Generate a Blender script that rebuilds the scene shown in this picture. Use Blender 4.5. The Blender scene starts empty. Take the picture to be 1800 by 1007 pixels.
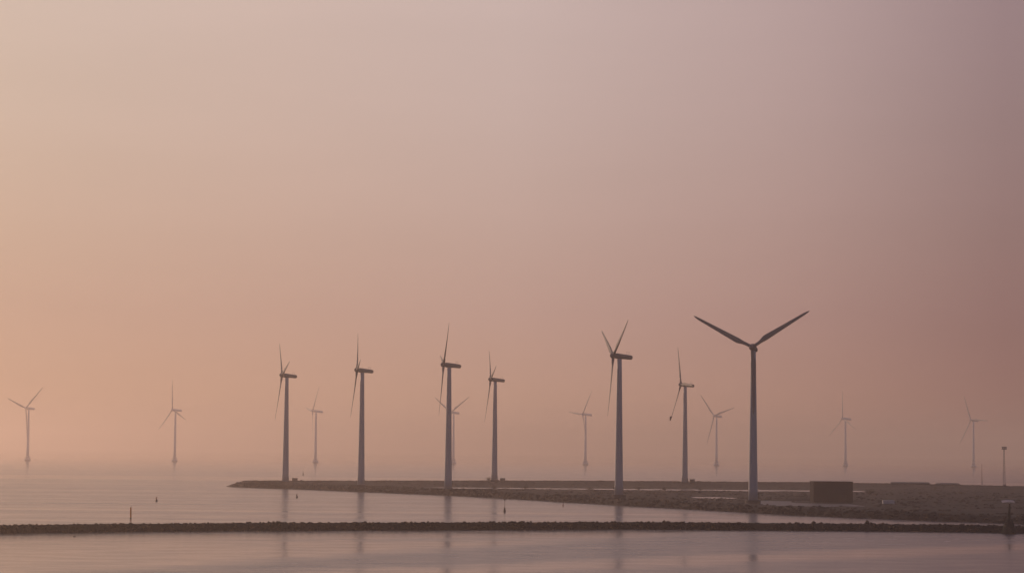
import bpy, bmesh, math, random
from mathutils import Matrix, Vector, noise as mnoise

sc = bpy.context.scene
R = math.radians
rnd = random.Random(7)

# ------------------------------------------------------------------ camera
cam_data = bpy.data.cameras.new("camera")
cam_data.sensor_width = 36.0
cam_data.lens = 36.0 * 4365.0 / 1800.0
cam_data.clip_start = 1.0
cam_data.clip_end = 60000.0
cam = bpy.data.objects.new("camera", cam_data)
sc.collection.objects.link(cam)
cam.matrix_world = (Matrix.Translation((0, 0, 18.0)) @ Matrix.Rotation(math.pi / 2 + 0.06577, 4, 'X')
                    @ Matrix.Rotation(0.0085, 4, 'Z'))
sc.camera = cam

# ------------------------------------------------------------------ render settings
sc.view_settings.view_transform = 'Standard'
sc.view_settings.look = 'None'
sc.view_settings.exposure = 0.0
sc.view_settings.gamma = 1.0
sc.render.engine = 'CYCLES'
sc.cycles.use_denoising = True
sc.cycles.use_adaptive_sampling = False
sc.cycles.max_bounces = 6
sc.cycles.volume_bounces = 2
sc.cycles.sample_clamp_indirect = 2.0

# ------------------------------------------------------------------ sky and sun
SUN_EL, SUN_AZ = 11.0, -42.0          # azimuth measured from the view axis, negative = left
world = bpy.data.worlds.new("World")
sc.world = world
world.use_nodes = True
nt = world.node_tree
nt.nodes.clear()


def N(tree, kind, **kw):
    n = tree.nodes.new(kind)
    for k, v in kw.items():
        setattr(n, k, v)
    return n


def math_node(tree, op, a, b=None, c=None, clamp=False):
    n = N(tree, 'ShaderNodeMath', operation=op, use_clamp=clamp)
    for i, v in enumerate((a, b, c)):
        if v is None:
            continue
        if isinstance(v, (int, float)):
            n.inputs[i].default_value = v
        else:
            tree.links.new(v, n.inputs[i])
    return n.outputs[0]


def ramp(tree, fac, stops):
    n = N(tree, 'ShaderNodeValToRGB')
    cr = n.color_ramp
    while len(cr.elements) > 1:
        cr.elements.remove(cr.elements[-1])
    cr.elements[0].position = stops[0][0]
    cr.elements[0].color = (*stops[0][1], 1)
    for p, c in stops[1:]:
        e = cr.elements.new(p)
        e.color = (*c, 1)
    tree.links.new(fac, n.inputs[0])
    return n.outputs[0]


def lin(r, g, b):
    f = lambda v: (v / 255 / 12.92) if v / 255 < 0.04045 else ((v / 255 + 0.055) / 1.055) ** 2.4
    return (f(r), f(g), f(b))


sky = N(nt, 'ShaderNodeTexSky', sky_type='NISHITA', sun_disc=False)
sky.sun_elevation = R(SUN_EL)
sky.sun_rotation = R(SUN_AZ)
sky.dust_density = 4.0
sky.air_density = 1.5
tc = N(nt, 'ShaderNodeTexCoord')
sep = N(nt, 'ShaderNodeSeparateXYZ')
nt.links.new(tc.outputs['Generated'], sep.inputs[0])
az = math_node(nt, 'ARCTAN2', sep.outputs[0], sep.outputs[1])          # 0 ahead, + right
azn = math_node(nt, 'MULTIPLY_ADD', az, 1 / (2 * math.pi), 0.5)        # 0..1
zc = math_node(nt, 'MAXIMUM', sep.outputs[2], 0.0)
el = math_node(nt, 'POWER', zc, 0.5)                                   # finer near the horizon
# veil of thin high cloud: peach low down, mauve-grey higher up
SKY_EL = [(0.00, (.52, .30, .22)), (0.145, (.51, .305, .235)), (0.235, (.43, .275, .26)), (0.30, (.43, .295, .29)),
          (0.365, (.455, .33, .33)), (0.42, (.485, .36, .36)), (0.60, (.28, .24, .30)), (1.0, (.14, .16, .25))]
SKY_AZ = [(0.00, (.50, .55, .70)), (0.25, (.45, .45, .55)), (0.40, (1.05, 1.05, 1.0)), (0.466, (.91, .95, .92)),
          (0.4835, (1.0, 1.0, .97)), (0.50, (1.0, 1.0, 1.0)), (0.518, (.82, .76, .80)), (0.5315, (.51, .42, .50)),
          (0.56, (.36, .31, .40)), (0.65, (.34, .36, .50)), (1.0, (.50, .55, .70))]
c_el = ramp(nt, el, SKY_EL)
c_az = ramp(nt, azn, SKY_AZ)
mul = N(nt, 'ShaderNodeMix', data_type='RGBA', blend_type='MULTIPLY')
mul.inputs[0].default_value = 1.0
nt.links.new(c_el, mul.inputs[6])
nt.links.new(c_az, mul.inputs[7])
bg1 = N(nt, 'ShaderNodeBackground')
nt.links.new(sky.outputs[0], bg1.inputs[0])
bg1.inputs[1].default_value = 0.02
smap = N(nt, 'ShaderNodeMapping')
smap.inputs['Scale'].default_value = (5, 5, 34)
smap.inputs['Rotation'].default_value = (0, R(2), 0)
nt.links.new(tc.outputs['Generated'], smap.inputs[0])
snz = N(nt, 'ShaderNodeTexNoise')
snz.inputs['Scale'].default_value = 1.0
snz.inputs['Detail'].default_value = 5
nt.links.new(smap.outputs[0], snz.inputs['Vector'])
veil = math_node(nt, 'MULTIPLY_ADD', snz.outputs[0], .12, .94)       # faint uneven layers of high cloud
bg2 = N(nt, 'ShaderNodeBackground')
nt.links.new(mul.outputs[2], bg2.inputs[0])
nt.links.new(veil, bg2.inputs[1])
add = N(nt, 'ShaderNodeAddShader')
nt.links.new(bg1.outputs[0], add.inputs[0])
nt.links.new(bg2.outputs[0], add.inputs[1])
wo = N(nt, 'ShaderNodeOutputWorld')
nt.links.new(add.outputs[0], wo.inputs['Surface'])

sun_data = bpy.data.lights.new("sun", 'SUN')
sun_data.energy = 1.46
sun_data.angle = R(4.0)
sun_data.color = (1.0, 0.66, 0.46)
sun = bpy.data.objects.new("sun", sun_data)
sc.collection.objects.link(sun)
to_sun = Vector((math.sin(R(SUN_AZ)) * math.cos(R(SUN_EL)), math.cos(R(SUN_AZ)) * math.cos(R(SUN_EL)), math.sin(R(SUN_EL))))
sun.rotation_euler = to_sun.to_track_quat('Z', 'Y').to_euler()
HAZE_DENSITY = 2.45e-4
HAZE_COLOR = (0.98, 0.84, 0.76)
HAZE_G = 0.70

# ------------------------------------------------------------------ helpers
def link(o, parent=None):
    sc.collection.objects.link(o)
    if parent:
        o.parent = parent
    return o


def mesh_obj(name, bm_or_mesh, mat, parent=None, smooth=False):
    if isinstance(bm_or_mesh, bmesh.types.BMesh):
        me = bpy.data.meshes.new(name)
        bm_or_mesh.to_mesh(me)
        bm_or_mesh.free()
    else:
        me = bm_or_mesh
    me.materials.clear()
    me.materials.append(mat)
    if smooth:
        me.polygons.foreach_set('use_smooth', [True] * len(me.polygons))
    return link(bpy.data.objects.new(name, me), parent)


def tag(o, label=None, cat=None, group=None, kind=None):
    if label: o['label'] = label
    if cat: o['category'] = cat
    if group: o['group'] = group
    if kind: o['kind'] = kind
    return o


def empty(name, loc, rz=0.0):
    o = bpy.data.objects.new(name, None)
    o.empty_display_size = 1.0
    o.location = loc
    o.rotation_euler = (0, 0, rz)
    return link(o)


def lathe(bm, prof, seg=32, M=None, cap=True):
    """profile [(r, z)...] revolved about Z"""
    M = M or Matrix.Identity(4)
    rings = []
    for r, z in prof:
        rings.append([bm.verts.new(M @ Vector((r * math.cos(2 * math.pi * i / seg), r * math.sin(2 * math.pi * i / seg), z)))
                      for i in range(seg)])
    for a, b in zip(rings, rings[1:]):
        for i in range(seg):
            bm.faces.new((a[i], a[(i + 1) % seg], b[(i + 1) % seg], b[i]))
    if cap:
        bm.faces.new(rings[0][::-1])
        bm.faces.new(rings[-1])
    return bm


def box(bm, c, s, M=None):
    M = M or Matrix.Identity(4)
    cx, cy, cz = c
    sx, sy, sz = (v / 2 for v in s)
    v = [bm.verts.new(M @ Vector((cx + i * sx, cy + j * sy, cz + k * sz))) for i in (-1, 1) for j in (-1, 1) for k in (-1, 1)]
    for f in ((0, 1, 3, 2), (4, 6, 7, 5), (0, 4, 5, 1), (2, 3, 7, 6), (0, 2, 6, 4), (1, 5, 7, 3)):
        bm.faces.new([v[i] for i in f])
    return bm


def bar(bm, a, b, r, seg=8, r2=None):
    a, b = Vector(a), Vector(b)
    d = b - a
    M = Matrix.Translation(a) @ d.to_track_quat('Z', 'Y').to_matrix().to_4x4()
    return lathe(bm, [(r, 0), (r if r2 is None else r2, d.length)], seg, M)


def bevel(bm, w=0.05, seg=2):
    bmesh.ops.bevel(bm, geom=list(bm.edges), offset=w, segments=seg, affect='EDGES', profile=0.7)
    return bm


def interp(tab, x):
    if x <= tab[0][0]: return tab[0][1]
    for (x0, y0), (x1, y1) in zip(tab, tab[1:]):
        if x <= x1:
            t = (x - x0) / (x1 - x0)
            return y0 + (y1 - y0) * t
    return tab[-1][1]


def sstep(a, b, x):
    t = min(1.0, max(0.0, (x - a) / (b - a)))
    return t * t * (3 - 2 * t)


def fbm(x, y, z=0.0, o=4):
    return mnoise.fractal(Vector((x, y, z)), 1.0, 2.0, o, noise_basis='PERLIN_ORIGINAL')


# ------------------------------------------------------------------ materials
def pmat(name, col, rough=0.6, metallic=0.0, var=0.12, scale=1.0, bump=0.0, bscale=5.0, spec=0.5, col2=None, stretch=(1, 1, 1)):
    m = bpy.data.materials.new(name)
    m.use_nodes = True
    t = m.node_tree
    b = t.nodes['Principled BSDF']
    b.inputs['Roughness'].default_value = rough
    b.inputs['Metallic'].default_value = metallic
    b.inputs['Specular IOR Level'].default_value = spec
    co = N(t, 'ShaderNodeTexCoord')
    mp = N(t, 'ShaderNodeMapping')
    mp.inputs['Scale'].default_value = stretch
    t.links.new(co.outputs['Object'], mp.inputs[0])
    nz = N(t, 'ShaderNodeTexNoise')
    nz.inputs['Scale'].default_value = scale
    nz.inputs['Detail'].default_value = 6
    t.links.new(mp.outputs[0], nz.inputs['Vector'])
    c1 = tuple(max(0, v * (1 - var)) for v in col)
    c2 = col2 or tuple(min(1, v * (1 + var)) for v in col)
    r = ramp(t, nz.outputs[0], [(0.32, c1), (0.68, c2)])
    t.links.new(r, b.inputs['Base Color'])
    if bump:
        n2 = N(t, 'ShaderNodeTexNoise')
        n2.inputs['Scale'].default_value = bscale
        n2.inputs['Detail'].default_value = 5
        t.links.new(mp.outputs[0], n2.inputs['Vector'])
        bp = N(t, 'ShaderNodeBump')
        bp.inputs['Strength'].default_value = bump
        t.links.new(n2.outputs[0], bp.inputs['Height'])
        t.links.new(bp.outputs[0], b.inputs['Normal'])
    return m


M_TOWER = pmat('tower_darkened_grey_paint', (.25, .28, .34), .5, var=.08, scale=.25, stretch=(2, 2, .25))  # darker than off-white tower paint: shade and near contrast put into the colour
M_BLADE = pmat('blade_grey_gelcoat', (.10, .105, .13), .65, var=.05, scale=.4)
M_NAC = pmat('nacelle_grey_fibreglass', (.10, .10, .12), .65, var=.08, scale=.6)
M_TOWER_OFF = pmat('offshore_haze_paled_paint', (.86, .85, .84), .6, var=.05, scale=.1)  # paler than the onshore towers: fading by distance haze put into the colour
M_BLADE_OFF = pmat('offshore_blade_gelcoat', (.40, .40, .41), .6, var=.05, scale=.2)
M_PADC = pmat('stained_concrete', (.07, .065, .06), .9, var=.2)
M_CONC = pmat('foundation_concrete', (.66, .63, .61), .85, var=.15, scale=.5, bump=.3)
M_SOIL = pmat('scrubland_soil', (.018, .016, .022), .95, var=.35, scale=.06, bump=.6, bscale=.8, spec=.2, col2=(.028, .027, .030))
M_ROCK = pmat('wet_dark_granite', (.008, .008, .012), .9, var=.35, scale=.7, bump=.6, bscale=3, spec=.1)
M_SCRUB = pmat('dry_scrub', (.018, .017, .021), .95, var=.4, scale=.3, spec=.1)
M_TWIG = pmat('bare_twigs', (.025, .020, .018), .95, var=.2, spec=.1)
M_HALL = pmat('black_corrugated_steel', (.006, .008, .017), .8, var=.2, scale=.8, spec=.15)
M_TRIM = pmat('black_trim', (.006, .006, .008), .8, var=.1)
M_KIOSK = pmat('kiosk_green_grey', (.04, .04, .04), .7, var=.1)
M_SHED = pmat('shed_grey_cladding', (.10, .095, .095), .8, var=.15)
M_PALE = pmat('pale_painted_steel', (.42, .40, .42), .6, var=.1)
M_STEEL = pmat('galvanised_steel', (.13, .12, .16), .5, .3, var=.1)
M_LAMP = pmat('floodlight_housing', (.025, .02, .05), .6, var=.1)
M_ORANGE = pmat('orange_marker_paint', (.75, .22, .02), .6, var=.15)
M_RED = pmat('red_marker_paint', (.22, .05, .04), .6, var=.15)
M_DARKBUOY = pmat('dark_buoy_paint', (.055, .045, .040), .6, var=.1)
M_GREEN = pmat('dark_green_paint', (.006, .012, .011), .9, var=.2, scale=2)
M_CANOPY = pmat('pale_canopy', (.60, .47, .40), .5, var=.05)
M_BIRD = pmat('dark_feathers', (.05, .045, .04), .8, var=.3, scale=10)
M_MUD = pmat('wet_mud', (.06, .055, .06), .5, var=.25, scale=.08, bump=.15, bscale=.5, spec=.28)


def water_material():
    m = bpy.data.materials.new('sea_water')
    m.use_nodes = True
    t = m.node_tree
    b = t.nodes['Principled BSDF']
    b.inputs['Base Color'].default_value = (.070, .062, .068, 1)
    b.inputs['IOR'].default_value = 1.333
    geo = N(t, 'ShaderNodeNewGeometry')
    s = N(t, 'ShaderNodeSeparateXYZ')
    t.links.new(geo.outputs['Position'], s.inputs[0])
    X, Y = s.outputs[0], s.outputs[1]

    def nz(sx, sy, detail=3, dist=0.0):
        mp = N(t, 'ShaderNodeMapping')
        mp.inputs['Scale'].default_value = (sx, sy, 1)
        t.links.new(geo.outputs['Position'], mp.inputs[0])
        n = N(t, 'ShaderNodeTexNoise')
        n.inputs['Scale'].default_value = 1.0
        n.inputs['Detail'].default_value = detail
        n.inputs['Distortion'].default_value = dist
        t.links.new(mp.outputs[0], n.inputs['Vector'])
        return n.outputs[0]

    warp = math_node(t, 'MULTIPLY_ADD', nz(1 / 25, 1 / 14, 4), 34, -17)
    Yw = math_node(t, 'ADD', Y, warp)

    def smooth(v, a, b_):
        n = N(t, 'ShaderNodeMapRange', interpolation_type='SMOOTHSTEP')
        t.links.new(v, n.inputs[0])
        n.inputs[1].default_value = a
        n.inputs[2].default_value = b_
        return n.outputs[0]
    # basin in front of the breakwater: wind patches running away to the right
    L1 = math_node(t, 'SUBTRACT', Yw, math_node(t, 'MULTIPLY_ADD', X, 1.95, 476))
    L2 = math_node(t, 'SUBTRACT', Yw, math_node(t, 'MULTIPLY_ADD', X, 1.05, 395))
    L3 = math_node(t, 'SUBTRACT', Yw, math_node(t, 'MULTIPLY_ADD', X, 1.03, 371))
    p1 = math_node(t, 'SUBTRACT', 1.0, smooth(L1, -22, 22))           # 1 below L1
    p2 = smooth(L2, -10, 16)                                          # 1 above L2
    p3 = math_node(t, 'SUBTRACT', 1.0, smooth(L3, -16, 6))
    nearp = math_node(t, 'ADD', math_node(t, 'MULTIPLY', p1, p2), math_node(t, 'MULTIPLY', p3, .75), clamp=True)
    # thin ruffled streak close under the breakwater
    L4 = math_node(t, 'SUBTRACT', Yw, math_node(t, 'MULTIPLY_ADD', X, .35, 505))
    st = math_node(t, 'MULTIPLY', smooth(math_node(t, 'ABSOLUTE', L4), 12, 0), smooth(X, -60, -30))
    nearp = math_node(t, 'MAXIMUM', nearp, math_node(t, 'MULTIPLY', st, .6))
    # far side: long flat bands
    fn = smooth(nz(1 / 700, 1 / 34, 4, .4), .40, .62)
    br = smooth(math_node(t, 'ABSOLUTE', math_node(t, 'SUBTRACT', Y, 716)), 13, 2)
    br2 = smooth(math_node(t, 'ABSOLUTE', math_node(t, 'SUBTRACT', Y, 1480)), 130, 30)
    farp = math_node(t, 'SUBTRACT', math_node(t, 'MULTIPLY_ADD', fn, .34, .26), math_node(t, 'MAXIMUM', br, br2), clamp=True)
    wake = smooth(math_node(t, 'ABSOLUTE', math_node(t, 'SUBTRACT', Y, 796)), 7, 1)
    wake = math_node(t, 'MULTIPLY', wake, math_node(t, 'SUBTRACT', 1.0, smooth(X, -110, -50)))
    farp = math_node(t, 'MULTIPLY', farp, math_node(t, 'MULTIPLY_ADD', smooth(Y, 1200, 2600), -.75, 1.0))
    farp = math_node(t, 'MAXIMUM', farp, math_node(t, 'MULTIPLY', wake, 1.5))
    isfar = smooth(Y, 568, 570)
    mix = N(t, 'ShaderNodeMix', data_type='FLOAT')
    t.links.new(isfar, mix.inputs[0])
    t.links.new(nearp, mix.inputs[2])
    t.links.new(farp, mix.inputs[3])
    patch = mix.outputs[0]
    fine = nz(1 / 14, 1 / 7.0, 6, .6)
    patch = math_node(t, 'ADD', math_node(t, 'MULTIPLY_ADD', patch, .7, .1), math_node(t, 'MULTIPLY_ADD', fine, 1.1, -.55), clamp=True)
    rough = math_node(t, 'MULTIPLY_ADD', patch, .15, .135)
    rough = math_node(t, 'MULTIPLY', rough, math_node(t, 'MULTIPLY_ADD', smooth(Y, 1500, 4500), -.65, 1.0))
    t.links.new(rough, b.inputs['Roughness'])
    # ripples
    h = math_node(t, 'MULTIPLY', nz(1 / 2.4, 1 / .9, 5, .3), math_node(t, 'MULTIPLY_ADD', patch, .9, .25))
    bp = N(t, 'ShaderNodeBump')
    bp.inputs['Strength'].default_value = 0.45
    bp.inputs['Distance'].default_value = 0.12
    t.links.new(h, bp.inputs['Height'])
    t.links.new(bp.outputs[0], b.inputs['Normal'])
    return m


M_WATER = water_material()

# ------------------------------------------------------------------ sea
bm = bmesh.new()
v = [bm.verts.new(p) for p in ((-9000, -400, 0), (9000, -400, 0), (9000, 15000, 0), (-9000, 15000, 0))]
bm.faces.new(v)
sea = mesh_obj('sea', bm, M_WATER)
tag(sea, kind='structure')

# ------------------------------------------------------------------ the low spit of land
FRONT = [(-137, 1165), (-129.7, 1149.6), (-121.2, 1136.9), (-99.6, 1107), (-62.8, 1050), (-21.6, 977.4), (10.9, 897.3),
         (36.6, 828.6), (54.5, 786.9), (72.5, 743), (82.8, 720.3), (95.6, 694.1), (115.1, 669.3), (126.4, 656.9),
         (133.2, 646.2), (200, 590), (420, 540)]
CREST = [(-137, 1166), (-125.6, 1172.6), (-81.6, 1202.9), (-27.5, 1240.2), (30.1, 1279.8), (91, 1297.7), (157.7, 1295.8),
         (191.5, 1284), (228.1, 1243.6), (249, 1207), (330, 1170), (420, 1150)]


def land_z(x, y):
    f = interp(FRONT, x) + 1.2 * fbm(x * .15, 3.1)
    c = interp(CREST, x)
    n = fbm(x * .05, y * .05, 1.0)
    n2 = fbm(x * .35, y * .35, 5.0)
    tip = sstep(-137.5, -124, x)
    zi = 0.85 + 0.5 * n + .22 * n2                                  # interior
    # lagoon behind the inner meadow
    le = 1195 + 3 * fbm(x * .07, 8.0)
    ln = 1160 + 7 * fbm(x * .05, 2.0)
    lag = sstep(-44, -36, x) * (1 - sstep(165, 172, x)) * sstep(ln - 10, ln + 4, y) * (1 - sstep(le - 2, le + 4, y))
    near_lag = sstep(-60, -30, x) * (1 - sstep(168, 190, x)) * sstep(1080, 1130, y)
    zi = zi * (1 - near_lag) + (0.22 + .18 * n + .08 * n2) * near_lag
    zi = zi * (1 - lag) - 0.5 * lag
    # small pool
    d = math.hypot((x - 80) / 9.5, (y - 978) / 26)
    pl = 1 - sstep(.8, 1.25, d + .25 * n2)
    zi = zi * (1 - pl) - .5 * pl
    nearp = 1 - sstep(1.2, 1.9, math.hypot((x - 80) / 14, (y - 955) / 45))
    zi = zi * (1 - nearp) + min(zi, .3) * nearp
    # flat hollow that holds the wet mud
    mud = sstep(80, 84, x - (y - 850) * .05) * (1 - sstep(119, 125, x)) * sstep(800, 812, y) * (1 - sstep(925, 930, y))
    zi = zi * (1 - mud) - .15 * mud
    # front embankment and back dike
    fd = y - f
    front_crest = 2.05 + .35 * n + .18 * n2
    k = sstep(26, 50, fd)
    z = front_crest * (1 - k) + zi * k
    bd = c - y
    kb = 1 - sstep(6, 42, bd)
    if y < c + 200:
        z = z * (1 - kb) + (2.45 + .12 * n + .10 * n2) * kb
    edge = min(sstep(-2.0, 8.0, fd), 1 - sstep(6, 22, -bd))
    z = z * edge - 0.9 * (1 - edge)
    z = z * tip - 0.9 * (1 - tip)
    # building pad
    pad = (1 - sstep(11, 16, abs(x - 116.3))) * (1 - sstep(8, 12, abs(y - 902)))
    z = z * (1 - pad) + .3 * pad
    return max(z, -0.9)


def make_land():
    xs, x = [], -140.0
    while x < 420:
        xs.append(x)
        x += 1.5 if x < 255 else 6.0
    ys, y = [], 560.0
    while y < 1335:
        ys.append(y)
        y += 1.8
    verts = [(x, y, land_z(x, y)) for y in ys for x in xs]
    nx = len(xs)
    faces = [(j * nx + i, j * nx + i + 1, (j + 1) * nx + i + 1, (j + 1) * nx + i)
             for j in range(len(ys) - 1) for i in range(nx - 1)
             if max(verts[j * nx + i][2], verts[j * nx + i + 1][2], verts[(j + 1) * nx + i + 1][2], verts[(j + 1) * nx + i][2]) > -0.85]
    me = bpy.data.meshes.new('land')
    me.from_pydata(verts, [], faces)
    return tag(mesh_obj('land', me, M_SOIL, smooth=True), kind='structure')


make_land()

bm = bmesh.new()
v = [bm.verts.new(p) for p in ((76, 804, .03), (128, 804, .03), (128, 932, .03), (76, 932, .03))]
bm.faces.new(v)
tag(mesh_obj('mud_flat', bm, M_MUD), kind='structure')


# low scrub that roughens the banks: nobody could count the tufts
def make_scrub():
    verts, faces = [], []

    def tuft(x, y, z, r, h):
        k = len(verts)
        n = 5
        a0 = rnd.random() * 6.28
        for i in range(n):
            a = a0 + i * 2 * math.pi / n
            rr = r * rnd.uniform(.7, 1.3)
            verts.append((x + rr * math.cos(a), y + rr * math.sin(a), z - .15))
        for i in range(n):
            a = a0 + .6 + i * 2 * math.pi / n
            rr = r * rnd.uniform(.35, .85)
            verts.append((x + rr * math.cos(a), y + rr * math.sin(a), z + h * rnd.uniform(.5, .8)))
        verts.append((x, y, z + h))
        for i in range(n):
            j = (i + 1) % n
            faces.append((k + i, k + j, k + n + j, k + n + i))
            faces.append((k + n + i, k + n + j, k + 2 * n))
    for _ in range(2600):       # crest of the back dike
        x = rnd.uniform(-126, 262)
        y = interp(CREST, x) + rnd.gauss(0, 3)
        tuft(x, y, land_z(x, y), rnd.uniform(.3, .8), rnd.uniform(.15, .42))
    for _ in range(9000):       # meadows and embankment
        x = rnd.uniform(-120, 240)
        f, c = interp(FRONT, x), interp(CREST, x)
        y = f + 4 + (c - f - 8) * rnd.random()
        z = land_z(x, y)
        if z < .12 or (104 < x < 128 and 885 < y < 915):
            continue
        w = fbm(x * .03, y * .03, 9)
        if w < -.12:
            continue
        tuft(x, y, z, rnd.uniform(.4, 1.1), rnd.uniform(.15, .42) * (1.1 if y < 1100 else .6))
    for _ in range(2500):       # stony lip of the front shore
        x = rnd.uniform(-128, 140)
        y = interp(FRONT, x) + 1.2 * fbm(x * .15, 3.1) + abs(rnd.gauss(3, 3))
        tuft(x, y, land_z(x, y), rnd.uniform(.3, .8), rnd.uniform(.15, .4))
    me = bpy.data.meshes.new('ground_scrub')
    me.from_pydata(verts, [], faces)
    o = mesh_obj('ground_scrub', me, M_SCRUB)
    tag(o, 'low rough scrub and grass tufts covering the dark spit of land', 'scrub', kind='stuff')


make_scrub()

# ------------------------------------------------------------------ rock breakwater
BW = [(-230, 452), (-105.2, 514.8), (-84.1, 529.2), (-61.4, 542.7), (-12.3, 561.5), (26.8, 576), (79.5, 577.7), (105.7, 576.4),
      (117.8, 571.6), (150, 566)]


def rock(bm, c, r, flat=.75):
    M = (Matrix.Translation(c) @ Matrix.Rotation(rnd.random() * 6.28, 4, 'Z') @ Matrix.Rotation(rnd.uniform(-.5, .5), 4, 'X')
         @ Matrix.Diagonal((r * rnd.uniform(.8, 1.3), r * rnd.uniform(.7, 1.1), r * flat * rnd.uniform(.7, 1.15), 1)))
    g = bmesh.ops.create_icosphere(bm, subdivisions=1, radius=1.0, matrix=M)
    for vv in g['verts']:
        d = vv.co - Vector(c)
        vv.co = Vector(c) + d * rnd.uniform(.78, 1.16)


bm = bmesh.new()
W = 10.5      # width of the mound across the waterline
sect = [(0.3, -.8), (1.6, .25), (3.6, 1.25), (4.7, 1.5), (6.3, 1.5), (8.6, .6), (10.2, -.8)]
prev = None
x = -230.0
while x <= 150.01:
    y = interp(BW, x)
    ring = [bm.verts.new((x, y + o + .3 * fbm(x * .3, o), z + .12 * fbm(x * .5, o, 3))) for o, z in sect]
    if prev:
        for a in range(len(sect) - 1):
            bm.faces.new((prev[a], ring[a], ring[a + 1], prev[a + 1]))
    prev = ring
    x += 2.0
tot = 0
x = -190.0
while x < 148:
    y = interp(BW, x)
    for o, z in ((.6, -.15), (1.3, .1), (2.0, .5), (2.8, .9), (3.7, 1.25), (4.8, 1.45), (5.8, 1.5), (6.8, 1.3)):
        if rnd.random() < .9:
            low = .10 * fbm(x * .09, 1.7)
            r = rnd.uniform(.24, .48)
            if rnd.random() < .05: r *= 1.5
            rock(bm, (x + rnd.uniform(-.5, .5), y + o + rnd.uniform(-.4, .4), z + low + rnd.uniform(-.15, .1)), r)
    x += .8
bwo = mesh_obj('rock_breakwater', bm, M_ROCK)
tag(bwo, 'long low breakwater of dark boulders crossing the whole foreground water', 'breakwater')

bm = bmesh.new()
g = bmesh.ops.create_icosphere(bm, subdivisions=2, radius=1.0, matrix=Matrix.Diagonal((.5, .45, .5, 1)))
for vv in g['verts']:
    vv.co *= 1 + .25 * fbm(vv.co.x * 1.3, vv.co.y * 1.3, vv.co.z * 1.3)
bo = mesh_obj('boulder', bm, M_ROCK)
bo.location = (83.5, interp(BW, 83.5) + 5.2, 1.95)
tag(bo, 'single large boulder sticking up from the crest of the breakwater right of the big turbine', 'boulder')

# ------------------------------------------------------------------ wind turbines
def blade_mesh(L, root_r, r0, chord_max, tip_chord, t0=0.0, t1=1.0, seg=26):
    """blade along +Z, leading edge towards +Y, rotor axis along X"""
    bm = bmesh.new()
    rings = []
    npt = 16
    for i in range(seg + 1):
        t = t0 + (t1 - t0) * i / seg
        z = r0 + (L - r0) * t
        b = sstep(.03, .20, t)
        if t < .22:
            ch = 2 * root_r + (chord_max - 2 * root_r) * sstep(.06, .22, t)
        else:
            ch = chord_max + (tip_chord - chord_max) * ((t - .22) / .78) ** .92
        if t > .88:
            ch *= math.sqrt(max(.06, 1 - ((t - .88) / .125) ** 2))
        th = 2 * root_r * (1 - b) + b * ch * (.48 - .24 * t)
        tw = -R(9) * (1 - .6 * sstep(.1, .8, t)) * b
        ring = []
        for k in range(npt):
            a = 2 * math.pi * k / npt
            # ellipse blended with an airfoil; leading edge at +Y
            cy, cx = math.cos(a), math.sin(a)
            yy = root_r * cy * (1 - b) + b * (ch * (cy * .5 + .5) - ch * .68)
            taper = 1 - b * .75 * (1 - (cy * .5 + .5)) ** 1.2
            xx = (th / 2) * cx * taper
            y2 = yy * math.cos(tw) - xx * math.sin(tw)
            x2 = yy * math.sin(tw) + xx * math.cos(tw)
            x2 += .35 * (t ** 2)          # slight forward bend
            ring.append(bm.verts.new((x2, y2, z)))
        rings.append(ring)
    for a, b in zip(rings, rings[1:]):
        for k in range(npt):
            bm.faces.new((a[k], a[(k + 1) % npt], b[(k + 1) % npt], b[k]))
    bm.faces.new(rings[0][::-1])
    bm.faces.new(rings[-1])
    bmesh.ops.recalc_face_normals(bm, faces=bm.faces)
    return bm


def to_mesh(name, bm, mat, smooth=True):
    me = bpy.data.meshes.new(name)
    bm.to_mesh(me)
    bm.free()
    me.materials.append(mat)
    if smooth:
        me.polygons.foreach_set('use_smooth', [True] * len(me.polygons))
    return me


def superloft(bm, secs, npt=20, n=3.0):
    """sections along X: (x, half_width, half_height, zc)"""
    rings = []
    for x, w, h, zc in secs:
        ring = []
        for k in range(npt):
            a = 2 * math.pi * k / npt
            c, s = math.cos(a), math.sin(a)
            ring.append(bm.verts.new((x, w * math.copysign(abs(c) ** (2 / n), c), zc + h * math.copysign(abs(s) ** (2 / n), s))))
        rings.append(ring)
    for a, b in zip(rings, rings[1:]):
        for k in range(npt):
            bm.faces.new((a[k], a[(k + 1) % npt], b[(k + 1) % npt], b[k]))
    bm.faces.new(rings[0][::-1])
    bm.faces.new(rings[-1])
    bmesh.ops.recalc_face_normals(bm, faces=bm.faces)
    return bm


# --- meshes of the onshore machine (50 m tower, 22 m blades)
Z0 = 50.1
bm = bmesh.new()
prof = []
for i in range(13):
    t = i / 12
    prof.append((1.58 - .76 * t, -0.6 + t * (Z0 - .9 + .6)))
lathe(bm, prof, 40)
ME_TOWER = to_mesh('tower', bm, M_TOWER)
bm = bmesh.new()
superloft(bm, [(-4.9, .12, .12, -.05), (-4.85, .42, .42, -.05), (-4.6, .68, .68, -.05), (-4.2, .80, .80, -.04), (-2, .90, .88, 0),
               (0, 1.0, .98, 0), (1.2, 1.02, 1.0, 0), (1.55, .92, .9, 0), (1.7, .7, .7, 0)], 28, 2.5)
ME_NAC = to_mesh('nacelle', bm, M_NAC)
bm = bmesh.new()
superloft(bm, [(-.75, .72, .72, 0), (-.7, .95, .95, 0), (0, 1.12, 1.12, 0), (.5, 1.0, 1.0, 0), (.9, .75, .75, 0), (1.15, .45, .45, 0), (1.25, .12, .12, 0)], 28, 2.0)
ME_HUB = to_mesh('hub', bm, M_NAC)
ME_BLADE = to_mesh('blade', blade_mesh(22.2, .52, .9, 1.85, .66), M_BLADE)
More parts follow.
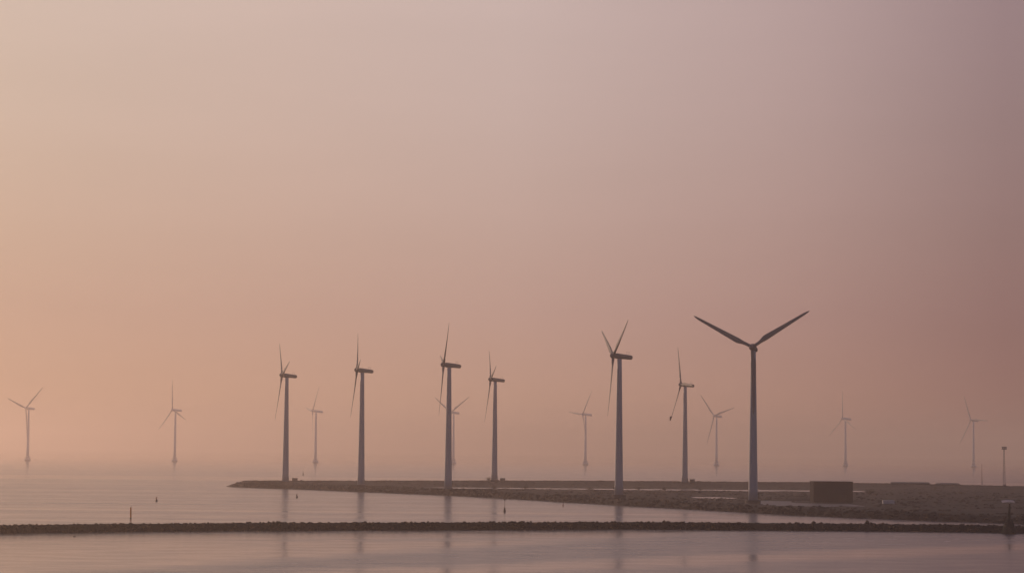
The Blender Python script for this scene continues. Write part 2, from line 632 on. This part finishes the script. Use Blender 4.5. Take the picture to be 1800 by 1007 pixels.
ME_BLADE_CUT = to_mesh('blade', blade_mesh(22.2, .52, .9, 1.85, .66, 0, .87), M_BLADE)
tb = blade_mesh(22.2, .52, .9, 1.85, .66, .875, 1.0, 8)
bmesh.ops.scale(tb, vec=(1.3, 1.55, 1), verts=tb.verts)
bmesh.ops.rotate(tb, cent=(0.3, 0, 0), matrix=Matrix.Rotation(R(78), 3, 'Z'), verts=tb.verts)
ME_TIP = to_mesh('blade_tip', tb, M_NAC)
bm = bmesh.new()
bar(bm, (-3.4, .3, .8), (-3.4, .3, 1.75), .035)
bar(bm, (-3.55, .3, 1.7), (-3.05, .3, 1.7), .05)
ME_VANE = to_mesh('wind_vane', bm, M_NAC)
bm = bmesh.new()
bar(bm, (-2.7, -.3, .85), (-2.7, -.3, 1.7), .035)
box(bm, (-2.7, -.3, 1.72), (.3, .3, .12))
ME_ANEM = to_mesh('anemometer', bm, M_NAC)
bm = bmesh.new()
box(bm, (-1.56, .0, 1.35), (.12, .9, 2.1))
ME_DOOR = to_mesh('tower_door', bm, M_KIOSK, False)
bm = bmesh.new()
lathe(bm, [(2.5, -1.2), (2.5, .12), (2.35, .2)], 32)
ME_PAD = to_mesh('base_slab', bm, M_PADC, False)

# --- meshes of the offshore machine (64 m hub, 38 m blades)
bm = bmesh.new()
lathe(bm, [(1.75 - .7 * i / 8, 6.0 + i / 8 * 56.2) for i in range(9)], 28)
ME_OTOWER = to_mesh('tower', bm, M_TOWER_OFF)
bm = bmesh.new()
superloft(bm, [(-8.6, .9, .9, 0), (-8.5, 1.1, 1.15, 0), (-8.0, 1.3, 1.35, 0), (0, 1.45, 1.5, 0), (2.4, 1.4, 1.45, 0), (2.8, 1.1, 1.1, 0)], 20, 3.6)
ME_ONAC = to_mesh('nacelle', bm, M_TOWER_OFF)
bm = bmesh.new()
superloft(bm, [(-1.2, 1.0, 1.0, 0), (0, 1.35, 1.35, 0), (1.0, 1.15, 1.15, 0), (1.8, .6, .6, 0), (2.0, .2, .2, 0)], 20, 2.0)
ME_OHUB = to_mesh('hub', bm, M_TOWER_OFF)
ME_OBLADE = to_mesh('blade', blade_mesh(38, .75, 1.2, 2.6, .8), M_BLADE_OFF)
bm = bmesh.new()
lathe(bm, [(3.0, -.9), (3.0, -.3), (3.9, 1.0), (4.0, 1.6), (2.8, 3.2), (2.4, 4.6), (3.3, 5.0), (3.3, 5.2), (2.3, 5.35), (2.2, 6.2)], 28)
ME_FOUND = to_mesh('foundation', bm, M_CONC, False)


def part(name, me, root, M=None):
    o = bpy.data.objects.new(name, me)
    sc.collection.objects.link(o)
    o.parent = root
    if M is not None:
        o.matrix_local = M
    return o


TILT = R(5)


def turbine(name, loc, psi, bearing, alphas, hubz, fwd, off, label, group, tip_on=None):
    root = empty(name, loc, R(180 + psi - bearing))
    tag(root, label, 'wind turbine', group)
    T = Matrix.Translation((0, 0, hubz)) @ Matrix.Rotation(-TILT, 4, 'Y')
    if off:
        part('foundation', ME_FOUND, root)
        part('tower', ME_OTOWER, root)
        nac = part('nacelle', ME_ONAC, root, T)
    else:
        part('base_slab', ME_PAD, root)
        tw = part('tower', ME_TOWER, root)
        part('tower_door', ME_DOOR, tw)
        nac = part('nacelle', ME_NAC, root, T)
        part('wind_vane', ME_VANE, nac)
        part('anemometer', ME_ANEM, nac)
    H = T @ Matrix.Translation((fwd, 0, 0))
    part('hub', ME_OHUB if off else ME_HUB, root, H)
    for i, a in enumerate(alphas):
        B = H @ Matrix.Rotation(-R(a), 4, 'X')
        if tip_on == i:
            bl = part('blade', ME_BLADE_CUT, root, B)
            part('blade_tip', ME_TIP, bl)
        else:
            part('blade', ME_OBLADE if off else ME_BLADE, root, B)
    return root


def bearing(x, y):
    return math.degrees(math.atan2(x, y))


NEAR = [
    (-106.2, 1175.8, 2.2, 9, -45, None, 'grey turbine at the left end of the spit, small box kiosk at its foot'),
    (-65.3, 1089.2, 2.2, 4, -40, None, 'second grey turbine from the tip of the spit, one blade straight up'),
    (-25.3, 1011.9, 2.2, 4, 42, None, 'tall grey turbine in mid spit with a pale far turbine peeping out behind it'),
    (-8.0, 1245.0, 3.0, 7, -46, None, 'shorter grey turbine on the back dike, bare bush left of its foot and kiosk right'),
    (39.2, 900.3, 2.2, 14.5, 57, None, 'grey turbine with two blades raised in a narrow V and one hanging beside the tower'),
    (89.8, 1281.9, 2.2, 17, -27, 2, 'grey turbine with one bent dark blade tip pointing down to the left'),
    (79.8, 818.9, 2.2, 80.5, 58, None, 'largest dark turbine facing the viewer with blades spread in a wide V'),
]
for x, y, z, psi, a, tip, lab in NEAR:
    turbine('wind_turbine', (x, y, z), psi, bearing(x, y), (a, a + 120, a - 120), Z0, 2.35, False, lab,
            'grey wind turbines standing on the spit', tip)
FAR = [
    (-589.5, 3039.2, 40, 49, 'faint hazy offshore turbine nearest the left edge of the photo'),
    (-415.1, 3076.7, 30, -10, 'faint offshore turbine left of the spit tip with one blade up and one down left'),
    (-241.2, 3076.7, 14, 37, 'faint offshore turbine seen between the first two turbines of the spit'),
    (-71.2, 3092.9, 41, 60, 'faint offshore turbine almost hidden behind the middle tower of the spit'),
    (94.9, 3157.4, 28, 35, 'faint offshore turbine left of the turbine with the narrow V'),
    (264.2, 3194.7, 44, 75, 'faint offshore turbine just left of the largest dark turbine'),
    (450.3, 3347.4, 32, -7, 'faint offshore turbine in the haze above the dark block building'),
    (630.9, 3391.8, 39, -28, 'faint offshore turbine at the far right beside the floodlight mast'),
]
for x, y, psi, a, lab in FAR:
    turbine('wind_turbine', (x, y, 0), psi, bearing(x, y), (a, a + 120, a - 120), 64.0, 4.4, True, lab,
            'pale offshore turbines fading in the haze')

# ------------------------------------------------------------------ dark hall on the spit
hall = empty('storage_hall', (116.3, 902.5, .3), R(-1.2))
tag(hall, 'black windowless block building on the spit right of the largest turbine', 'building')
bm = bmesh.new()
hw, hd, hh = 7.05, 6.5, 7.25
n = 94
pts = []
for i in range(n + 1):      # corrugated walls
    pts.append((-hw + 2 * hw * i / n, -hd + (.05 if i % 2 else 0)))
for i in range(1, 81):
    pts.append((hw - (.05 if i % 2 else 0), -hd + 2 * hd * i / 80))
for i in range(1, n + 1):
    pts.append((hw - 2 * hw * i / n, hd - (.05 if i % 2 else 0)))
for i in range(1, 80):
    pts.append((-hw + (.05 if i % 2 else 0), hd - 2 * hd * i / 80))
lo = [bm.verts.new((x, y, -.6)) for x, y in pts]
hi = [bm.verts.new((x, y, hh)) for x, y in pts]
for i in range(len(pts)):
    j = (i + 1) % len(pts)
    bm.faces.new((lo[i], lo[j], hi[j], hi[i]))
mesh_obj('wall', bm, M_HALL, hall)
bm = bmesh.new()
box(bm, (0, 0, hh + .12), (2 * hw + .3, 2 * hd + .3, .24))
bevel(bm, .03, 1)
mesh_obj('roof', bm, M_TRIM, hall)
bm = bmesh.new()
box(bm, (3.6, -hd - .05, 1.3), (2.4, .12, 3.0))
mesh_obj('roller_door', bm, M_TRIM, hall)

# transformer kiosks
def kiosk_parts(root):
    bm = bmesh.new()
    box(bm, (0, 0, .5), (2.5, 1.8, 1.6))
    bevel(bm, .04, 1)
    mesh_obj('cabin', bm, M_KIOSK, root)
    bm = bmesh.new()
    vv = [bm.verts.new(p) for p in ((-1.4, -1.05, 1.3), (1.4, -1.05, 1.3), (1.4, 1.05, 1.3), (-1.4, 1.05, 1.3),
                                    (-1.35, 0, 1.5), (1.35, 0, 1.5))]
    for f in ((0, 1, 5, 4), (2, 3, 4, 5), (0, 4, 3), (1, 2, 5), (3, 2, 1, 0)):
        bm.faces.new([vv[i] for i in f])
    mesh_obj('roof', bm, M_KIOSK, root)
    bm = bmesh.new()
    box(bm, (.5, -.92, .45), (.8, .06, 1.3))
    mesh_obj('door', bm, M_SHED, root)


def copy_tree(o, parent=None):
    c = o.copy()
    sc.collection.objects.link(c)
    c.parent = parent
    for ch in o.children:
        copy_tree(ch, c)
    return c


KI = [(-102.9, 1189.0, 2.45, 'box kiosk beside the foot of the leftmost turbine on the spit'),
      (-3.9, 1250.0, 2.55, 'box kiosk right of the turbine that has a bare bush at its foot'),
      (93.7, 1283.0, 2.55, 'box kiosk beside the turbine with the bent blade tip')]
k0 = None
for x, y, z, lab in KI:
    if k0 is None:
        k0 = empty('transformer_kiosk', (x, y, z))
        kiosk_parts(k0)
        o = k0
    else:
        o = copy_tree(k0)
        o.location = (x, y, z)
    tag(o, lab, 'kiosk', 'transformer kiosks at the turbine feet')

bm = bmesh.new()
box(bm, (0, 0, .35), (1.1, .8, .7))
bevel(bm, .08, 1)
o = mesh_obj('cable_box', bm, M_KIOSK)
o.location = (96.8, 1283, 2.4)
tag(o, 'tiny cable box on the dike right of the kiosk by the bent tip turbine', 'cable box', 'cable boxes')
o2 = o.copy(); sc.collection.objects.link(o2); o2.location = (-99.9, 1190, 2.35)
tag(o2, 'tiny cable box just right of the kiosk at the leftmost turbine', 'cable box', 'cable boxes')
o3 = o.copy(); sc.collection.objects.link(o3); o3.location = (-67.8 + 9, 1218, 2.3)
tag(o3, 'tiny cable box alone on the dike crest right of the second turbine', 'cable box', 'cable boxes')

# sheds behind the dike on the right
def shed(loc, rz, L, D, h, lab):
    r = empty('long_shed', loc, rz)
    tag(r, lab, 'shed', 'low sheds behind the dike')
    bm = bmesh.new()
    box(bm, (0, 0, h / 2), (L, D, h))
    mesh_obj('wall', bm, M_SHED, r)
    bm = bmesh.new()
    a, b = L / 2 + .4, D / 2 + .4
    vv = [bm.verts.new(p) for p in ((-a, -b, h), (a, -b, h), (a, b, h), (-a, b, h), (-a + .8, 0, h + .55), (a - .8, 0, h + .55))]
    for f in ((0, 1, 5, 4), (2, 3, 4, 5), (3, 0, 4), (1, 2, 5), (3, 2, 1, 0)):
        bm.faces.new([vv[i] for i in f])
    mesh_obj('roof', bm, M_SHED, r)


shed((203.8, 1270, 1.3), R(-6), 19.5, 5, 1.75, 'longer low grey shed on the skyline between building and floodlight mast')
shed((220.8, 1258, 1.2), R(-6), 11.5, 5, 1.65, 'shorter low grey shed on the skyline nearer the floodlight mast')

# pale container in the scrub
c = empty('container', (122.6, 808, 1.7), R(3))
tag(c, 'small pale grey container lying in the dark scrub right of the black building', 'container')
bm = bmesh.new()
box(bm, (0, 0, .62), (3.7, 1.8, 1.15))
bevel(bm, .04, 1)
mesh_obj('body', bm, M_PALE, c)
bm = bmesh.new()
for i in range(12):
    box(bm, (-1.65 + i * .3, -.925, .62), (.09, .05, .95))
mesh_obj('ribs', bm, M_PALE, c)
bm = bmesh.new()
box(bm, (-1.0, 0, -.05), (.5, 1.6, .2))
mesh_obj('skid', bm, M_TRIM, c)
bm = bmesh.new()
box(bm, (1.0, 0, -.05), (.5, 1.6, .2))
mesh_obj('skid', bm, M_TRIM, c)

# floodlight mast
m = empty('floodlight_mast', (242.3, 1222, land_z(242.3, 1222) - .1), R(8))
tag(m, 'tall lattice floodlight mast on the skyline at the right', 'mast')
bm = bmesh.new()
HM = 19.4
for sx in (-1, 1):
    for sy in (-1, 1):
        bar(bm, (sx * .55, sy * .55, 0), (sx * .17, sy * .17, HM - 1.2), .045, 6)
k = 12
for i in range(k):
    z0, z1 = (HM - 1.2) * i / k, (HM - 1.2) * (i + 1) / k
    w0, w1 = .55 - .38 * i / k, .55 - .38 * (i + 1) / k
    for s in (-1, 1):
        bar(bm, (-w0 * s, -w0, z0), (w1 * s, -w1, z1), .02, 5)
        bar(bm, (-w0 * s, w0, z0), (w1 * s, w1, z1), .02, 5)
        bar(bm, (s * w0, -w0, z0), (s * w1, w1, z1), .02, 5)
        bar(bm, (-w0, s * w0, z0), (w0, s * w0, z0), .02, 5)
        bar(bm, (s * w0, -w0, z0), (s * w0, w0, z0), .02, 5)
mesh_obj('lattice', bm, M_STEEL, m)
bm = bmesh.new()
for z in (HM - .15, HM - 1.25):
    box(bm, (0, 0, z), (2.5, .9, .22))
for sx in (-1.1, 1.1):
    bar(bm, (sx, -.4, HM - 1.25), (sx, -.4, HM + .1), .04, 6)
bar(bm, (0, 0, HM - 1.4), (0, 0, HM + .1), .1, 6)
mesh_obj('platform', bm, M_STEEL, m)
for zz in (HM - .45, HM - .95):
    for xx in (-.8, 0, .8):
        bm = bmesh.new()
        box(bm, (xx, -.5, zz), (.66, .3, .42))
        bevel(bm, .05, 1)
        mesh_obj('floodlight', bm, M_LAMP, m)
bm = bmesh.new()
box(bm, (0, 0, .5), (1.4, 1.4, 1.0)); bevel(bm, .05, 1)
mesh_obj('base_cabinet', bm, M_STEEL, m)

# slim pole
p = empty('slim_pole', (233.3, 1232, land_z(233.3, 1232) - .1))
tag(p, 'thin reddish pole on the skyline just left of the floodlight mast', 'pole')
bm = bmesh.new(); bar(bm, (0, 0, 0), (0, 0, 10.8), .15, 8, .08)
mesh_obj('shaft', bm, M_RED, p)
bm = bmesh.new(); box(bm, (0, 0, 1.2), (.35, .35, 2.4)); bevel(bm, .03, 1)
mesh_obj('foot', bm, M_STEEL, p)

# ------------------------------------------------------------------ beacon at the right end of the breakwater
b = empty('harbour_beacon', (114.2, 570.5, -.3))
tag(b, 'dark green beacon on the right end of the breakwater with a pale curved top', 'beacon')
bm = bmesh.new()
lathe(bm, [(1.7, -.3), (1.65, .6), (1.35, 1.6), (1.05, 2.6), (.75, 3.3), (.62, 3.6)], 20)
for i in range(260):    # weed and rubble clinging to the foot
    a, z = rnd.random() * 6.28, rnd.random() * 3.0
    r = 1.65 - .3 * z + rnd.uniform(-.15, .2)
    rock(bm, (r * math.cos(a), r * math.sin(a), z), rnd.uniform(.12, .32))
mesh_obj('base', bm, M_GREEN, b)
bm = bmesh.new()
bar(bm, (0, 0, 3.4), (.15, 0, 7.1), .36, 12, .2)
mesh_obj('column', bm, M_GREEN, b)
bm = bmesh.new()
nseg = 16
top, bot = [], []
for i in range(nseg + 1):
    u = i / nseg * 2 - 1
    zz = 7.62 - .16 * u * u
    for lst, dz in ((top, .09), (bot, 0)):
        lst.append([bm.verts.new((-.2 + 1.45 * u, yy, zz + dz)) for yy in (-.55, .55)])
for i in range(nseg):
    bm.faces.new((top[i][0], top[i + 1][0], top[i + 1][1], top[i][1]))
    bm.faces.new((bot[i][1], bot[i + 1][1], bot[i + 1][0], bot[i][0]))
    bm.faces.new((bot[i][0], bot[i + 1][0], top[i + 1][0], top[i][0]))
    bm.faces.new((top[i][1], top[i + 1][1], bot[i + 1][1], bot[i][1]))
cn = mesh_obj('canopy', bm, M_CANOPY, b)
cn.matrix_local = Matrix.Translation((0, 0, 7.6)) @ Matrix.Rotation(R(24), 4, 'X') @ Matrix.Translation((0, 0, -7.6))
bm = bmesh.new()
bar(bm, (.15, 0, 7.0), (.25, 0, 7.62), .08, 8)
mesh_obj('lamp_post', bm, M_PALE, b)

# ------------------------------------------------------------------ buoys and markers
def spar(name, loc, lab, cat, mat, h, r, topmark=None, float_r=None, group=None, lean=0.0, mat2=None):
    o = empty(name, loc)
    o.rotation_euler = (0, lean, rnd.random() * 3)
    tag(o, lab, cat, group)
    if float_r:
        bm = bmesh.new()
        lathe(bm, [(float_r * .5, -.5), (float_r, -.2), (float_r, .35), (float_r * .75, .6), (float_r * .25, .75)], 18)
        mesh_obj('float', bm, mat, o, True)
    bm = bmesh.new()
    bar(bm, (0, 0, -.4), (0, 0, h), r, 10)
    mesh_obj('spar', bm, mat, o)
    if topmark:
        for z in topmark:
            bm = bmesh.new()
            lathe(bm, [(.06, -.3), (.26, -.15), (.3, 0), (.26, .15), (.06, .3)], 14, Matrix.Translation((0, 0, z)))
            mesh_obj('topmark', bm, mat2 or mat, o, True)
    return o


spar('navigation_buoy', (-118.3, 833.6, 0), 'small dark buoy with a reddish ball top floating in open water at the left', 'buoy', M_DARKBUOY, 1.1, .07, (1.15,), .38,
     'small ball topped buoys', .06, M_RED)
spar('navigation_buoy', (-78.0, 911.3, 0), 'small dark ball topped buoy just off the shore below the leftmost spit turbine', 'buoy', M_DARKBUOY, 1.0, .07, (1.1,), .38,
     'small ball topped buoys', -.05)
spar('navigation_buoy', (-140.9, 1694.3, 0), 'tiny faint buoy on the far water right of the leftmost spit turbine', 'buoy', M_DARKBUOY, 1.6, .15, (1.7,), .6,
     'small ball topped buoys', .05)
spar('spar_buoy', (-1.6, 731.2, 0), 'tall thin spar buoy with a dark knob at its top, before the shore', 'buoy', M_DARKBUOY, 3.6, .06, (.95, 3.6), .36)
spar('marker_post', (17.1, 804.6, 0), 'short dark red marker post close to the shore', 'marker', M_RED, .95, .15)
om = spar('marker_post', (-95.7, 629.1, 0), 'orange pole marker standing in the water behind the breakwater at left', 'marker', M_ORANGE, 2.85, .19, lean=-.03)
bm = bmesh.new(); lathe(bm, [(.2, 0), (.2, .25), (.14, .35)], 12)
mesh_obj('collar', bm, M_DARKBUOY, om)

# swimming bird
bm = bmesh.new()
superloft(bm, [(-.34, .02, .02, .10), (-.28, .08, .06, .09), (-.1, .14, .11, .06), (.1, .14, .12, .06), (.22, .09, .10, .09),
               (.27, .05, .06, .18), (.29, .045, .05, .26), (.34, .055, .055, .30), (.40, .03, .03, .29), (.47, .01, .01, .28)], 12, 2.0)
bird = mesh_obj('swimming_bird', bm, M_BIRD, smooth=True)
bird.location = (-87.1, 499, 0)
bird.rotation_euler = (0, 0, R(12))
tag(bird, 'small dark bird swimming in front of the breakwater at the lower left', 'bird')

# ------------------------------------------------------------------ bare bushes on the dike and round the lagoon
def bush(loc, r, h, lab, seed, dens=1.0):
    q = random.Random(seed)
    root = empty('bare_bush', loc)
    tag(root, lab, 'bush', 'bushes on the spit')
    bm = bmesh.new()
    tips = []
    for i in range(int(9 + r * 3)):
        a, s = q.random() * 6.28, q.uniform(.15, .9)
        p0 = Vector((q.uniform(-.2, .2), q.uniform(-.2, .2), -.3))
        p1 = Vector((math.cos(a) * r * s * .5, math.sin(a) * r * s * .5, h * q.uniform(.4, .6)))
        p2 = Vector((math.cos(a) * r * s, math.sin(a) * r * s, h * q.uniform(.65, 1.0) * (1.1 - .45 * s)))
        bar(bm, p0, p1, .07, 5, .045)
        bar(bm, p1, p2, .045, 5, .015)
        tips += [p1, p2, (p1 + p2) / 2]
    mesh_obj('stems', bm, M_TWIG, root)
    verts, faces = [], []
    for i in range(int(520 * r * dens)):
        tpt = q.choice(tips)
        c = tpt + Vector((q.gauss(0, .28 * r * .6), q.gauss(0, .28 * r * .6), q.gauss(0, .2 * h * .6)))
        if c.z < .05:
            continue
        u = Vector((q.gauss(0, 1), q.gauss(0, 1), q.gauss(0, 1))).normalized() * q.uniform(.08, .2)
        w = Vector((q.gauss(0, 1), q.gauss(0, 1), q.gauss(0, 1))).normalized() * q.uniform(.03, .08)
        k = len(verts)
        verts += [c - u, c + w, c + u]
        faces.append((k, k + 1, k + 2))
    me = bpy.data.meshes.new('twigs')
    me.from_pydata([tuple(v) for v in verts], [], faces)
    mesh_obj('twigs', me, M_TWIG, root)
    return root


BUSH = [(-10.8, 1246, 2.0, 1.9, 'tallest bare bush, left of the foot of the turbine on the back dike'),
        (-7.5, 1155, 1.6, 1.7, 'bush at the lagoon edge below the tallest bare bush'),
        (83.9, 1275, 1.2, 1.5, 'thin bush on the back dike left of the bent tip turbine'),
        (86.5, 1278, .9, 1.0, 'smallest bush, touching the foot of the bent tip turbine'),
        (7.0, 1150, 2.2, 1.2, 'wide low bush at the lagoon edge right of the back dike kiosk'),
        (36.5, 1146, 2.0, 1.2, 'low bush at the lagoon edge left of the narrow V turbine'),
        (48.5, 1148, 1.8, 1.3, 'low bush at the lagoon edge right of the narrow V turbine'),
        (59.5, 1150, 2.6, 1.5, 'broad bush at the lagoon edge midway between the narrow V and bent tip turbines'),
        (71.0, 1150, 1.8, 1.2, 'low bush at the lagoon edge left of the bent tip turbine'),
        (88.0, 1152, 1.6, 1.1, 'low bush at the lagoon edge below the bent tip turbine'),
        (141.0, 1050, 2.4, 2.1, 'dense bush directly right of the black building'),
        (150.0, 1040, 3.0, 1.8, 'spreading bush a little farther right of the black building')]
for i, (x, y, r, h, lab) in enumerate(BUSH):
    bush((x, y, max(.1, land_z(x, y))), r, h, lab, 40 + i)

# ------------------------------------------------------------------ haze: one closed box of even air
bm = bmesh.new()
x0, x1, y0, y1, z0, z1 = -9300, 9300, -700, 15300, -2.2, 106.0
vs = [bm.verts.new((x, y, z)) for x in (x0, x1) for y in (y0, y1) for z in (z0, z1)]
for f in ((0, 1, 3, 2), (4, 6, 7, 5), (0, 4, 5, 1), (2, 3, 7, 6), (0, 2, 6, 4), (1, 5, 7, 3)):
    bm.faces.new([vs[i] for i in f])
bmesh.ops.recalc_face_normals(bm, faces=bm.faces)
hm = bpy.data.materials.new('haze_air')
hm.use_nodes = True
t = hm.node_tree
t.nodes.clear()
out = N(t, 'ShaderNodeOutputMaterial')
pv = N(t, 'ShaderNodeVolumePrincipled')
pv.inputs['Color'].default_value = (*HAZE_COLOR, 1)
pv.inputs['Density'].default_value = HAZE_DENSITY
pv.inputs['Anisotropy'].default_value = HAZE_G
t.links.new(pv.outputs[0], out.inputs['Volume'])
hz = mesh_obj('haze', bm, hm)
tag(hz, 'thin pinkish sea haze over the water and the spit', 'haze', kind='stuff')
